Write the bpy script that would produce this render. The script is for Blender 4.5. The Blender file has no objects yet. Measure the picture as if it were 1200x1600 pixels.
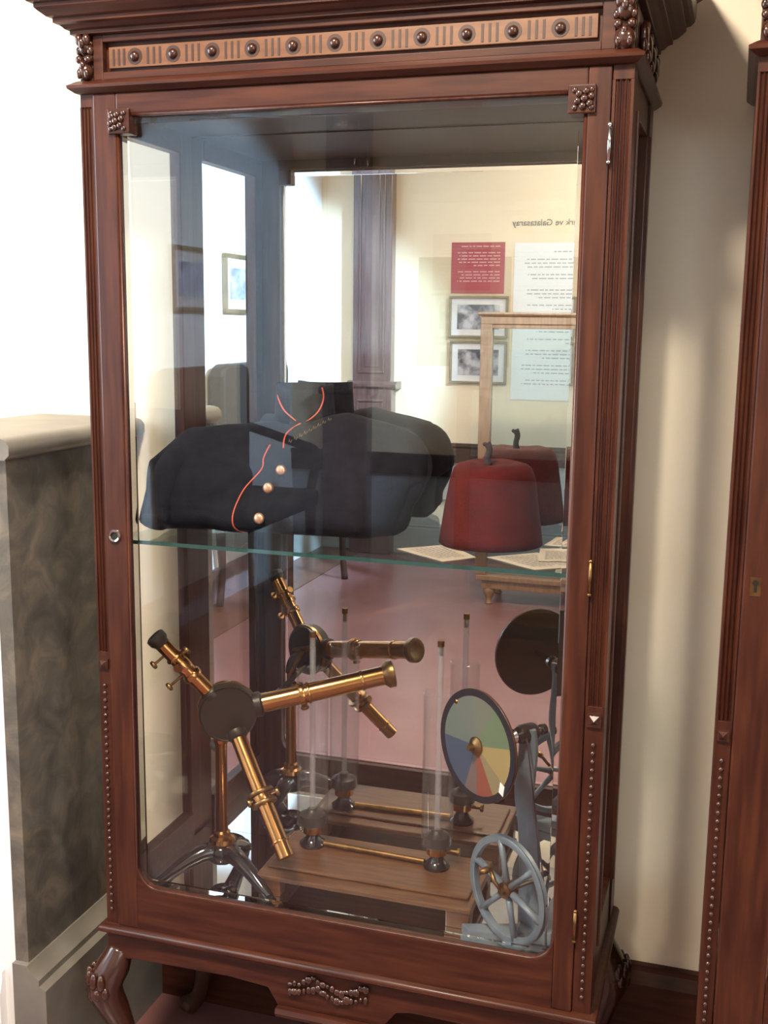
import bpy, bmesh, math, random
from mathutils import Vector, Matrix, noise
random.seed(4)
PI = math.pi
S = bpy.context.scene
COL = S.collection

# ------------------------------------------------------------------ camera
cam = bpy.data.cameras.new('camera')
cam.sensor_fit = 'HORIZONTAL'; cam.sensor_width = 36.0
cam.lens = 1729.0/1200.0*36.0
cam.clip_start = 0.02; cam.clip_end = 100
camo = bpy.data.objects.new('camera', cam); COL.objects.link(camo)
yaw, pit, rol = 0.3028, 0.1694, 0.0118
fw = Vector((-math.sin(yaw)*math.cos(pit), math.cos(yaw)*math.cos(pit), -math.sin(pit)))
rt = fw.cross(Vector((0, 0, 1))).normalized(); up = rt.cross(fw)
r2 = math.cos(rol)*rt + math.sin(rol)*up; u2 = -math.sin(rol)*rt + math.cos(rol)*up
m = Matrix((r2, u2, -fw)).transposed().to_4x4()
m.translation = Vector((1.1188, -1.7717, 1.1807))
camo.matrix_world = m
S.camera = camo

# ------------------------------------------------------------------ world, lights, exposure
S.view_settings.view_transform = 'Standard'
S.view_settings.look = 'None'
S.view_settings.exposure = 0.0
S.view_settings.gamma = 1.0
S.view_settings.use_curve_mapping = False
S.cycles.transparent_max_bounces = 40; S.cycles.max_bounces = 16; S.cycles.glossy_bounces = 12
W = bpy.data.worlds.new('world'); S.world = W; W.use_nodes = True
bg = W.node_tree.nodes['Background']
bg.inputs['Color'].default_value = (0.80, 0.90, 1.0, 1); bg.inputs['Strength'].default_value = 3.0

def area(name, loc, rot, sx, sy, power, col):
    l = bpy.data.lights.new(name, 'AREA'); l.shape = 'RECTANGLE'; l.size = sx; l.size_y = sy
    l.energy = power; l.color = col
    o = bpy.data.objects.new(name, l); o.location = loc; o.rotation_euler = rot; COL.objects.link(o)
    return o
# daylight through the window on the left, beside the stone sill
area('daylight_left', (-1.74, -0.85, 1.55), (0, -PI/2, 0), 1.7, 1.3, 75, (0.80, 0.90, 1.0))
# daylight through the big window on the right, behind the photographer
area('daylight_right', (3.72, -3.2, 1.35), (0, PI/2, 0), 1.9, 2.4, 25, (0.88, 0.94, 1.0))

def spot(name, loc, to, power, col, ang=80, blend=.7, size=.05):
    l = bpy.data.lights.new(name, 'SPOT'); l.energy = power; l.color = col; l.spot_size = math.radians(ang); l.spot_blend = blend; l.shadow_soft_size = size
    o = bpy.data.objects.new(name, l); o.location = loc; COL.objects.link(o)
    o.rotation_euler = (Vector(to)-Vector(loc)).to_track_quat('-Z', 'Y').to_euler()
# added unseen spot brightens the left wall; exhibition spot lights the text panels
spot('added_left_wall_spot', (1.6, -2.5, 2.65), (-1.65, -3.85, .95), 2100, (0.46, 0.72, 1.0), 43, .25)
spot('spot_text_panels', (0.75, -3.75, 2.6), (0.10, -4.84, 1.75), 85, (1.0, 0.96, 0.90), 80, 1.0)

# ------------------------------------------------------------------ helpers
def linkobj(name, me, mat=None, parent=None):
    o = bpy.data.objects.new(name, me); COL.objects.link(o)
    if mat is not None:
        me.materials.clear(); me.materials.append(mat)
    if parent is not None: o.parent = parent
    return o
def build(name, bm, mat, parent=None, smooth=False, ang=None, bevel=0):
    bmesh.ops.recalc_face_normals(bm, faces=bm.faces)
    me = bpy.data.meshes.new(name); bm.to_mesh(me); bm.free()
    if smooth:
        for p in me.polygons: p.use_smooth = True
        if ang: me.set_sharp_from_angle(angle=math.radians(ang))
    o = linkobj(name, me, mat, parent)
    if bevel:
        b = o.modifiers.new('bevel', 'BEVEL'); b.width = bevel; b.segments = 2; b.limit_method = 'ANGLE'; b.angle_limit = math.radians(40)
    return o
def thing(name, label, cat, loc=(0, 0, 0), group=None, rz=0):
    o = bpy.data.objects.new(name, None); COL.objects.link(o); o.location = loc; o.rotation_euler = (0, 0, rz)
    o.empty_display_size = 0.05
    o['label'] = label; o['category'] = cat
    if group: o['group'] = group
    return o
def tag(o, label, cat, group=None):
    o['label'] = label; o['category'] = cat
    if group: o['group'] = group
    return o
def struct(name, bm, mat, parent=None, **k):
    o = build(name, bm, mat, parent, **k)
    if parent is None: o['kind'] = 'structure'
    return o
def NB(): return bmesh.new()
def box(bm, x0, x1, y0, y1, z0, z1):
    v = [bm.verts.new(p) for p in ((x0,y0,z0),(x1,y0,z0),(x1,y1,z0),(x0,y1,z0),(x0,y0,z1),(x1,y0,z1),(x1,y1,z1),(x0,y1,z1))]
    for f in ((0,3,2,1),(4,5,6,7),(0,1,5,4),(1,2,6,5),(2,3,7,6),(3,0,4,7)): bm.faces.new([v[i] for i in f])
    return v
def frame_of(d):
    d = Vector(d).normalized()
    a = Vector((0, 0, 1)) if abs(d.z) < 0.9 else Vector((1, 0, 0))
    u = a.cross(d).normalized(); w = d.cross(u)
    return d, u, w
def lathe(bm, prof, p0=(0, 0, 0), axis=(0, 0, 1), n=24, closed=False):
    """prof: list of (radius, distance along axis)"""
    p0 = Vector(p0); d, u, w = frame_of(axis); rings = []
    for r, h in prof:
        if r < 1e-6: rings.append([bm.verts.new(p0+d*h)])
        else: rings.append([bm.verts.new(p0+d*h+(u*math.cos(2*PI*i/n)+w*math.sin(2*PI*i/n))*r) for i in range(n)])
    pairs = list(zip(rings[:-1], rings[1:]))
    if closed: pairs.append((rings[-1], rings[0]))
    for a, b in pairs:
        if len(a) == 1 and len(b) == 1: continue
        for i in range(n):
            j = (i+1) % n
            if len(a) == 1: bm.faces.new((a[0], b[j], b[i]))
            elif len(b) == 1: bm.faces.new((a[i], a[j], b[0]))
            else: bm.faces.new((a[i], a[j], b[j], b[i]))
    if not closed:
        for r in (rings[0], rings[-1]):
            if len(r) > 1: bm.faces.new(r)
def rod(bm, a, b, r, r1=None, n=16):
    a = Vector(a); b = Vector(b)
    lathe(bm, [(r, 0), (r1 if r1 is not None else r, (b-a).length)], a, b-a, n)
def sweep(bm, pts, rad, n=10, flat=1.0, cap=True):
    pts = [Vector(p) for p in pts]; rings = []; pu = None
    if not hasattr(rad, '__len__'): rad = [rad]*len(pts)
    for i, p in enumerate(pts):
        d = (pts[min(i+1, len(pts)-1)]-pts[max(i-1, 0)]).normalized()
        if pu is None: _, u, w = frame_of(d)
        else: u = (pu-d*pu.dot(d)).normalized(); w = d.cross(u)
        pu = u
        rings.append([bm.verts.new(p+(u*math.cos(2*PI*k/n)+w*math.sin(2*PI*k/n)*flat)*rad[i]) for k in range(n)])
    for a, b in zip(rings[:-1], rings[1:]):
        for k in range(n): bm.faces.new((a[k], a[(k+1) % n], b[(k+1) % n], b[k]))
    if cap: bm.faces.new(rings[0]); bm.faces.new(rings[-1])
def smoothpath(pts, k=6):
    pts = [Vector(p) for p in pts]; out = []
    for i in range(len(pts)-1):
        p0, p1, p2, p3 = pts[max(i-1, 0)], pts[i], pts[i+1], pts[min(i+2, len(pts)-1)]
        for j in range(k):
            t = j/k
            out.append(0.5*((2*p1)+(p2-p0)*t+(2*p0-5*p1+4*p2-p3)*t*t+(3*p1-p0-3*p2+p3)*t**3))
    out.append(pts[-1]); return out
def lerpl(vals, n):
    out = []
    for i in range(n):
        t = i/(n-1)*(len(vals)-1); k = min(int(t), len(vals)-2); f = t-k
        out.append(vals[k]*(1-f)+vals[k+1]*f)
    return out
def prism_z(bm, poly, z0, z1):
    a = [bm.verts.new((x, y, z0)) for x, y in poly]; b = [bm.verts.new((x, y, z1)) for x, y in poly]
    n = len(poly)
    for i in range(n): bm.faces.new((a[i], a[(i+1) % n], b[(i+1) % n], b[i]))
    bm.faces.new(a[::-1]); bm.faces.new(b)
def prism_x(bm, poly, x0, x1):
    a = [bm.verts.new((x0, y, z)) for y, z in poly]; b = [bm.verts.new((x1, y, z)) for y, z in poly]
    n = len(poly)
    for i in range(n): bm.faces.new((a[i], a[(i+1) % n], b[(i+1) % n], b[i]))
    bm.faces.new(a[::-1]); bm.faces.new(b)
def prism_y(bm, poly, y0, y1):
    a = [bm.verts.new((x, y0, z)) for x, z in poly]; b = [bm.verts.new((x, y1, z)) for x, z in poly]
    n = len(poly)
    for i in range(n): bm.faces.new((a[i], a[(i+1) % n], b[(i+1) % n], b[i]))
    bm.faces.new(a[::-1]); bm.faces.new(b)
def ball(bm, c, r, sx=1, sy=1, sz=1, u=12, v=8):
    M = Matrix.Translation(Vector(c)) @ Matrix.Diagonal((r*sx, r*sy, r*sz, 1))
    bmesh.ops.create_uvsphere(bm, u_segments=u, v_segments=v, radius=1, matrix=M)
def stepbox(bm, x0, x1, y0, y1, prof, back=True):
    """moulding running round front, left and right: prof = [(out, z)...], back edge flush at y1"""
    rings = []
    for o, z in prof:
        rings.append([bm.verts.new(p) for p in ((x0-o, y1, z), (x0-o, y0-o, z), (x1+o, y0-o, z), (x1+o, y1, z))])
    for a, b in zip(rings[:-1], rings[1:]):
        for k in range(4): bm.faces.new((a[k], a[(k+1) % 4], b[(k+1) % 4], b[k]))
    bm.faces.new(rings[0]); bm.faces.new(rings[-1])

# ------------------------------------------------------------------ materials
MATS = {}
def mat(name, col, rough=0.5, metal=0.0, spec=0.5, coat=0.0, noise_amt=0.0, scale=8.0, stretch=(1, 1, 1), col2=None, bump=0.0, bscale=60.0, emit=None, coat_rough=0.1):
    if name in MATS: return MATS[name]
    M = bpy.data.materials.new(name); M.use_nodes = True; nt = M.node_tree; b = nt.nodes['Principled BSDF']
    b.inputs['Base Color'].default_value = (*col, 1); b.inputs['Roughness'].default_value = rough
    b.inputs['Metallic'].default_value = metal; b.inputs['Specular IOR Level'].default_value = spec
    b.inputs['Coat Weight'].default_value = coat; b.inputs['Coat Roughness'].default_value = coat_rough
    tc = nt.nodes.new('ShaderNodeTexCoord'); mp = nt.nodes.new('ShaderNodeMapping'); mp.inputs['Scale'].default_value = stretch
    nt.links.new(tc.outputs['Object'], mp.inputs['Vector'])
    if col2:
        n = nt.nodes.new('ShaderNodeTexNoise'); n.inputs['Scale'].default_value = scale; n.inputs['Detail'].default_value = 6
        nt.links.new(mp.outputs[0], n.inputs['Vector'])
        cr = nt.nodes.new('ShaderNodeValToRGB'); cr.color_ramp.elements[0].position = 0.35; cr.color_ramp.elements[1].position = 0.68
        cr.color_ramp.elements[0].color = (*col, 1); cr.color_ramp.elements[1].color = (*col2, 1)
        nt.links.new(n.outputs['Fac'], cr.inputs[0]); nt.links.new(cr.outputs[0], b.inputs['Base Color'])
    if bump:
        n2 = nt.nodes.new('ShaderNodeTexNoise'); n2.inputs['Scale'].default_value = bscale; n2.inputs['Detail'].default_value = 3
        nt.links.new(mp.outputs[0], n2.inputs['Vector'])
        bp = nt.nodes.new('ShaderNodeBump'); bp.inputs['Strength'].default_value = bump; bp.inputs['Distance'].default_value = 0.003
        nt.links.new(n2.outputs['Fac'], bp.inputs['Height']); nt.links.new(bp.outputs[0], b.inputs['Normal'])
    if emit:
        b.inputs['Emission Color'].default_value = (*emit[0], 1); b.inputs['Emission Strength'].default_value = emit[1]
    MATS[name] = M; return M
def glass_mat(name, tint, ior=1.5, rough=0.0, haze=0.0):
    M = bpy.data.materials.new(name); M.use_nodes = True; nt = M.node_tree; nt.nodes.clear()
    out = nt.nodes.new('ShaderNodeOutputMaterial'); mx = nt.nodes.new('ShaderNodeMixShader')
    tr = nt.nodes.new('ShaderNodeBsdfTransparent'); gl = nt.nodes.new('ShaderNodeBsdfGlossy')
    tr.inputs[0].default_value = (*tint, 1); gl.inputs['Roughness'].default_value = rough
    fr = nt.nodes.new('ShaderNodeFresnel'); ge = nt.nodes.new('ShaderNodeNewGeometry'); mr = nt.nodes.new('ShaderNodeMapRange')
    mr.inputs['To Min'].default_value = ior; mr.inputs['To Max'].default_value = 1/ior
    nt.links.new(ge.outputs['Backfacing'], mr.inputs['Value']); nt.links.new(mr.outputs[0], fr.inputs['IOR'])
    nt.links.new(fr.outputs[0], mx.inputs[0]); nt.links.new(tr.outputs[0], mx.inputs[1]); nt.links.new(gl.outputs[0], mx.inputs[2])
    if haze:
        df = nt.nodes.new('ShaderNodeBsdfDiffuse'); df.inputs[0].default_value = (.75, .74, .76, 1); m2 = nt.nodes.new('ShaderNodeMixShader'); m2.inputs[0].default_value = haze
        nt.links.new(mx.outputs[0], m2.inputs[1]); nt.links.new(df.outputs[0], m2.inputs[2]); nt.links.new(m2.outputs[0], out.inputs[0])
    else: nt.links.new(mx.outputs[0], out.inputs[0])
    MATS[name] = M; return M

WOOD = mat('mahogany_upright', (0.030, 0.0068, 0.0038), 0.38, spec=0.3, coat=0.12, col2=(0.064, 0.0185, 0.0085), scale=9, stretch=(9, 9, 0.8), coat_rough=0.3)
WOODX = mat('mahogany_rail', (0.030, 0.0068, 0.0038), 0.38, spec=0.3, coat=0.12, col2=(0.064, 0.0185, 0.0085), scale=9, stretch=(0.8, 9, 9), coat_rough=0.3)
CARVE = mat('mahogany_carved', (0.0315, 0.0098, 0.0063), 0.22, coat=0.5, col2=(0.0490, 0.0168, 0.0091), scale=30)
SLOTM = mat('recess_shade_wood', (0.03, 0.010, 0.006), 0.5)  # dark colour stands in for shade in slots and rosette hollows
DARKWOOD = mat('dark_brown_wood', (0.0270, 0.0108, 0.0072), 0.45, col2=(0.0450, 0.0180, 0.0108), scale=12, stretch=(1, 1, 6))  # own dark brown tone of boards, rail and settee legs
BENCHW = mat('bench_walnut', (0.0750, 0.0325, 0.0150), 0.35, coat=0.2, col2=(0.1300, 0.0600, 0.0275), scale=12, stretch=(1, 8, 8))
OAK = mat('showcase_oak', (0.1488, 0.0744, 0.0372), 0.45, col2=(0.2232, 0.1178, 0.0620), scale=10, stretch=(6, 6, 0.8))
PILW = mat('doorcase_wood', (0.0935, 0.0468, 0.0413), 0.2, coat=0.6, col2=(0.1320, 0.0715, 0.0633), scale=8, stretch=(6, 6, 0.6))
BRASS = mat('lacquered_brass', (0.5610, 0.2805, 0.1020), 0.2, metal=1.0, col2=(0.4760, 0.2295, 0.0850), scale=20)
BRASSD = mat('tarnished_brass', (0.30, 0.17, 0.07), 0.35, metal=1.0, col2=(0.16, 0.09, 0.04), scale=40)
BLACKM = mat('blackened_metal', (0.026, 0.021, 0.017), 0.4, metal=0.4)
BLACKG = mat('black_japanned_iron', (0.012, 0.012, 0.014), 0.14, coat=0.6)
STEEL = mat('polished_steel', (0.55, 0.57, 0.60), 0.16, metal=1.0)
IRON = mat('blue_grey_painted_iron', (0.095, 0.125, 0.155), 0.38, col2=(0.13, 0.16, 0.19), scale=30, coat=0.2)
DISCBACK = mat('disc_back_brown', (0.045, 0.018, 0.010), 0.35, col2=(0.06, 0.024, 0.012), scale=14)
GLASS = glass_mat('clear_pane_glass', (0.985, 0.995, 0.99))
TUBEG = glass_mat('laboratory_glass', (0.985, 0.99, 0.995), haze=.018)
RODG = glass_mat('frosted_rod_glass', (.95, .93, .94), haze=.12)
SHELFG = glass_mat('shelf_glass', (0.90, 0.955, 0.94))
BEVELG = mat('bevel_glass', (1, 1, 1), 0.0)
BEVELG.node_tree.nodes['Principled BSDF'].inputs['Transmission Weight'].default_value = 1.0
EDGEG = mat('green_glass_edge', (0.02, 0.06, 0.055), 0.1, coat=0.5)
MIRROR = mat('silvered_mirror', (0.86, 0.87, 0.86), 0.0, metal=1.0)
BEIGE = mat('cream_wall_paint', (0.80, 0.66, 0.47), 0.7, col2=(0.77, 0.63, 0.45), scale=3, bump=0.1, bscale=120)
WHITEW = mat('white_wall_paint', (0.80, 0.80, 0.80), 0.6, col2=(0.76, 0.76, 0.77), scale=3)
GREYW = mat('grey_dado_paint', (0.34, 0.35, 0.38), 0.6, col2=(0.38, 0.39, 0.41), scale=3)
CEIL = mat('cream_ceiling', (0.55, 0.50, 0.42), 0.8, col2=(0.52, 0.47, 0.40), scale=2)
FLOORM = mat('polished_red_floor', (0.1600, 0.0680, 0.0680), 0.3, coat=0.25, col2=(0.2000, 0.0920, 0.0920), scale=2.5, coat_rough=0.3)
BORDER = mat('brown_floor_border', (0.10, 0.04, 0.025), 0.35, col2=(0.14, 0.06, 0.035), scale=8)
FELT = mat('dark_red_felt', (0.050, 0.0025, 0.0030), 0.9, spec=0.2, col2=(0.070, 0.0035, 0.0040), scale=30, bump=0.4, bscale=300)
TASSEL = mat('dark_tassel', (0.02, 0.012, 0.018), 0.8)
WOOL = mat('black_wool', (0.007, 0.007, 0.011), 0.95, spec=0.1, col2=(0.011, 0.011, 0.016), scale=40, bump=0.3, bscale=300)
LINING = mat('brown_lining', (0.035, 0.025, 0.02), 0.8)
PIPING = mat('orange_red_piping', (0.45, 0.07, 0.04), 0.6)
GOLDT = mat('dull_gold_thread', (0.22, 0.15, 0.07), 0.5, metal=0.4)
BUTTON = mat('gilt_button', (0.75, 0.42, 0.28), 0.3, metal=0.8)
PAPER = mat('yellowed_paper', (0.4000, 0.3360, 0.2640), 0.8, col2=(0.3360, 0.2720, 0.2080), scale=14)
PINK_ = mat('faint_grey_print', (0.36, 0.38, 0.37), 0.8)
INK = mat('grey_ink', (0.16, 0.15, 0.15), 0.8)
UPH = mat('black_upholstery', (0.0098, 0.0091, 0.0091), 0.7, col2=(0.0154, 0.0140, 0.0140), scale=30)
REDP = mat('crimson_panel', (0.33, 0.045, 0.055), 0.5, col2=(0.36, 0.06, 0.07), scale=5)
WHITEP = mat('white_panel', (0.74, 0.75, 0.74), 0.5)
TAN = mat('tan_rectangle', (0.60, 0.49, 0.32), 0.6)
MOUNT = mat('pale_mount', (0.66, 0.62, 0.60), 0.6)
OLIVE = mat('olive_gilt_frame', (0.20, 0.16, 0.09), 0.4, metal=0.2)
LETTER = mat('teal_grey_lettering', (0.14, 0.20, 0.20), 0.6)
REDINK = mat('pale_print_on_red', (0.62, 0.36, 0.34), 0.6)
PLASTIC = mat('white_plastic', (0.8, 0.8, 0.8), 0.35)

def marble_mat():
    M = bpy.data.materials.new('grey_green_marble'); M.use_nodes = True; nt = M.node_tree; b = nt.nodes['Principled BSDF']
    b.inputs['Roughness'].default_value = 0.3
    tc = nt.nodes.new('ShaderNodeTexCoord')
    n = nt.nodes.new('ShaderNodeTexNoise'); n.inputs['Scale'].default_value = 13; n.inputs['Detail'].default_value = 10; n.inputs['Distortion'].default_value = 0.7
    n.inputs['Roughness'].default_value = 0.65
    nt.links.new(tc.outputs['Object'], n.inputs['Vector'])
    cr = nt.nodes.new('ShaderNodeValToRGB'); e = cr.color_ramp.elements
    e[0].position = 0.3; e[0].color = (0.052, 0.050, 0.046, 1); e[1].position = 0.75; e[1].color = (0.20, 0.165, 0.125, 1)
    e2 = e.new(0.5); e2.color = (0.098, 0.09, 0.078, 1)
    nt.links.new(n.outputs['Fac'], cr.inputs[0]); nt.links.new(cr.outputs[0], b.inputs['Base Color'])
    return M
MARBLE = marble_mat()
MARBLEL = mat('pale_marble', (0.13, 0.12, 0.105), 0.35, col2=(0.19, 0.175, 0.15), scale=9)
def photo_mat(name, seed, lo, hi):
    M = bpy.data.materials.new(name); M.use_nodes = True; nt = M.node_tree; b = nt.nodes['Principled BSDF']
    tc = nt.nodes.new('ShaderNodeTexCoord'); mp = nt.nodes.new('ShaderNodeMapping'); mp.inputs['Location'].default_value = (seed, seed*2, seed*.3)
    n = nt.nodes.new('ShaderNodeTexNoise'); n.inputs['Scale'].default_value = 14; n.inputs['Detail'].default_value = 8
    nt.links.new(tc.outputs['Object'], mp.inputs[0]); nt.links.new(mp.outputs[0], n.inputs['Vector'])
    cr = nt.nodes.new('ShaderNodeValToRGB'); cr.color_ramp.elements[0].position = .4; cr.color_ramp.elements[1].position = .62
    cr.color_ramp.elements[0].color = lo; cr.color_ramp.elements[1].color = hi
    nt.links.new(n.outputs['Fac'], cr.inputs[0]); nt.links.new(cr.outputs[0], b.inputs['Base Color']); b.inputs['Roughness'].default_value = 0.4
    return M

# ------------------------------------------------------------------ the room
ZF = -0.42; ZC = 2.75; XL = -1.65; XR = 3.7; YB = 0.42; YF = -4.838
bm = NB(); box(bm, XL-.3, XR+.3, YF-.3, YB+.3, ZF-.1, ZF); struct('floor', bm, FLOORM)
bm = NB(); box(bm, XL-.3, XR+.3, YF-.3, YB+.3, ZC, ZC+.1); struct('ceiling', bm, CEIL)
bm = NB(); box(bm, -0.15, XR+.3, YB, YB+.25, ZF, ZC); box(bm, XL-.3, -0.15, YB, YB+.25, ZF, ZC); struct('wall_back', bm, mat('pale_cream_paint', (0.86, 0.78, 0.64), 0.7, col2=(0.83, 0.75, 0.61), scale=3, bump=.1, bscale=120))
bm = NB(); box(bm, XL-.3, XR+.3, YF-.25, YF, 0.24, ZC); struct('wall_front', bm, BEIGE)
bm = NB(); box(bm, XL-.3, XR+.3, YF-.25, YF-.004, ZF, 0.24); struct('wall_front_dado', bm, GREYW)
# left wall with its window opening y -1.5..-0.2, z 0.7..2.4
bm = NB()
box(bm, XL-.2, XL, YF, -1.5, ZF, ZC); box(bm, XL-.2, XL, -0.2, YB, ZF, ZC)
box(bm, XL-.2, XL, -1.5, -0.2, ZF, 0.7); box(bm, XL-.2, XL, -1.5, -0.2, 2.4, ZC)
struct('wall_left', bm, WHITEW)
bm = NB()
box(bm, XR, XR+.2, -1.9, YB, ZF, ZC); box(bm, XR, XR+.2, YF, -4.5, ZF, ZC)
box(bm, XR, XR+.2, -4.5, -1.9, ZF, 0.35); box(bm, XR, XR+.2, -4.5, -1.9, 2.35, ZC)
struct('wall_right', bm, mat('ochre_wall_paint', (0.40, 0.31, 0.20), 0.7, col2=(0.37, 0.29, 0.19), scale=3))
def window(name, x, y0, y1, z0, z1, inward):
    w = bpy.data.objects.new(name, None); COL.objects.link(w); w['kind'] = 'structure'
    t = .05; a, b = sorted((x, x-inward*.06))
    bm = NB()
    for (p, q, r, s) in ((y0, y1, z0, z0+t), (y0, y1, z1-t, z1), (y0, y0+t, z0+t, z1-t), (y1-t, y1, z0+t, z1-t)): box(bm, a, b, p, q, r, s)
    build('window_frame', bm, WHITEP, w)
    ym = (y0+y1)/2
    bm = NB(); box(bm, a+.01, b-.01, ym-.02, ym+.02, z0+t, z1-t); build('mullion', bm, WHITEP, w)
    bm = NB(); box(bm, (a+b)/2-.002, (a+b)/2+.002, y0+t, y1-t, z0+t, z1-t); build('pane', bm, GLASS, w)
window('window_1', XL, -1.5, -0.2, 0.7, 2.4, 1)
window('window_2', XR, -4.5, -1.9, 0.35, 2.35, -1)
# brown border strip of the floor along the left wall
bm = NB(); box(bm, XL, -1.33, YF, -0.9, ZF, ZF+.004); struct('floor_border', bm, BORDER)
# wooden rail along the front wall
bm = NB()
prism_x(bm, [(YF-.01, .24), (YF+.02, .24), (YF+.022, .34), (YF+.035, .355), (YF+.035, .375), (YF-.01, .375)], XL, XR)
struct('trim_1', bm, DARKWOOD)
bm = NB(); prism_x(bm, [(YB+.01, ZF), (YB-.022, ZF), (YB-.022, -.17), (YB-.012, -.145), (YB-.012, -.132), (YB+.01, -.128)], -0.104, XR)
struct('baseboard_back', bm, WOODX)

# stone-clad sill wall on the left of the cabinet
PX = -0.15; PY = -0.05
sw = bpy.data.objects.new('wall_sill', None); COL.objects.link(sw); sw['kind'] = 'structure'
bm = NB(); box(bm, XL, PX-.03, PY+.004, YB, ZF, .925); build('plastered_core', bm, WHITEW, sw)
bm = NB(); box(bm, PX-.03, PX, PY, YB, -.12, .925); build('marble_panel', bm, MARBLE, sw)
bm = NB(); prism_y(bm, [(PX-.03, .925), (PX+.012, .925), (PX+.022, .935), (PX+.022, .952), (PX+.014, .962), (PX-.0, .966), (PX-.25, .966), (PX-.25, .925)], PY-.02, YB)
build('cap_ledge', bm, MARBLEL, sw, smooth=True, ang=50)
bm = NB(); box(bm, XL, PX-.25, PY-.01, YB, .925, .964); build('sill_board', bm, WHITEW, sw)
bm = NB(); prism_y(bm, [(PX-.03, -.085), (PX+.004, -.085), (PX+.012, -.1), (PX+.03, -.112), (PX+.03, -.125), (PX+.045, -.132), (PX+.045, ZF), (PX-.03, ZF)], PY-.012, YB)
build('marble_base', bm, MARBLEL, sw, smooth=True, ang=30)
bm = NB(); prism_x(bm, [(PY+.01, ZF), (PY-.016, ZF), (PY-.016, -.16), (PY-.006, -.13), (PY-.006, -.115), (PY+.01, -.11)], XL, PX-.06)
build('white_baseboard', bm, WHITEW, sw)
bm = NB(); box(bm, XL-.01, XL+.018, -4.05, -.06, ZF, -.22); struct('floor_tone_strip', bm, mat('lilac_floor_tone', (.16, .115, .125), .45, col2=(.19, .14, .15)), bevel=.004)  # strip added along the wall foot in the floor's tone, in place of floor

# ------------------------------------------------------------------ doorcase on the front wall
dc = bpy.data.objects.new('trim_2', None); COL.objects.link(dc); dc['kind'] = 'structure'
bm = NB(); x0, x1 = -1.39, -1.115; y0 = YF; y1 = YF+.09
box(bm, x0, x1, y0, y1, .76, 2.45)
build('pilaster_shaft', bm, PILW, dc, bevel=.006)
def mould_rect(bm, x0, x1, z0, z1, y, w=.015, h=.01):
    for a, b, c, d in ((x0, x1, z0, z0+w), (x0, x1, z1-w, z1), (x0, x0+w, z0+w, z1-w), (x1-w, x1, z0+w, z1-w)): box(bm, a, b, y, y+h, c, d)
bm = NB(); mould_rect(bm, x0+.045, x1-.045, .84, 2.35, y1); build('panel_moulding', bm, PILW, dc, bevel=.003)
bm = NB(); box(bm, x0+.085, x1-.085, y1, y1+.006, .88, 2.31); build('raised_panel', bm, PILW, dc, bevel=.003)
bm = NB(); prism_x(bm, [(y0, .735), (y1+.02, .735), (y1+.045, .75), (y1+.045, .765), (y1+.01, .785), (y0, .785)], x0-.03, x1+.05); build('dado_ledge', bm, PILW, dc)
bm = NB(); box(bm, x0-.01, x1+.012, y0, y1+.02, ZF, .735); build('pilaster_base', bm, PILW, dc, bevel=.006)
bm = NB(); mould_rect(bm, x0+.04, x1-.04, .0, .66, y1+.02); build('base_moulding', bm, PILW, dc, bevel=.003)

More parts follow.
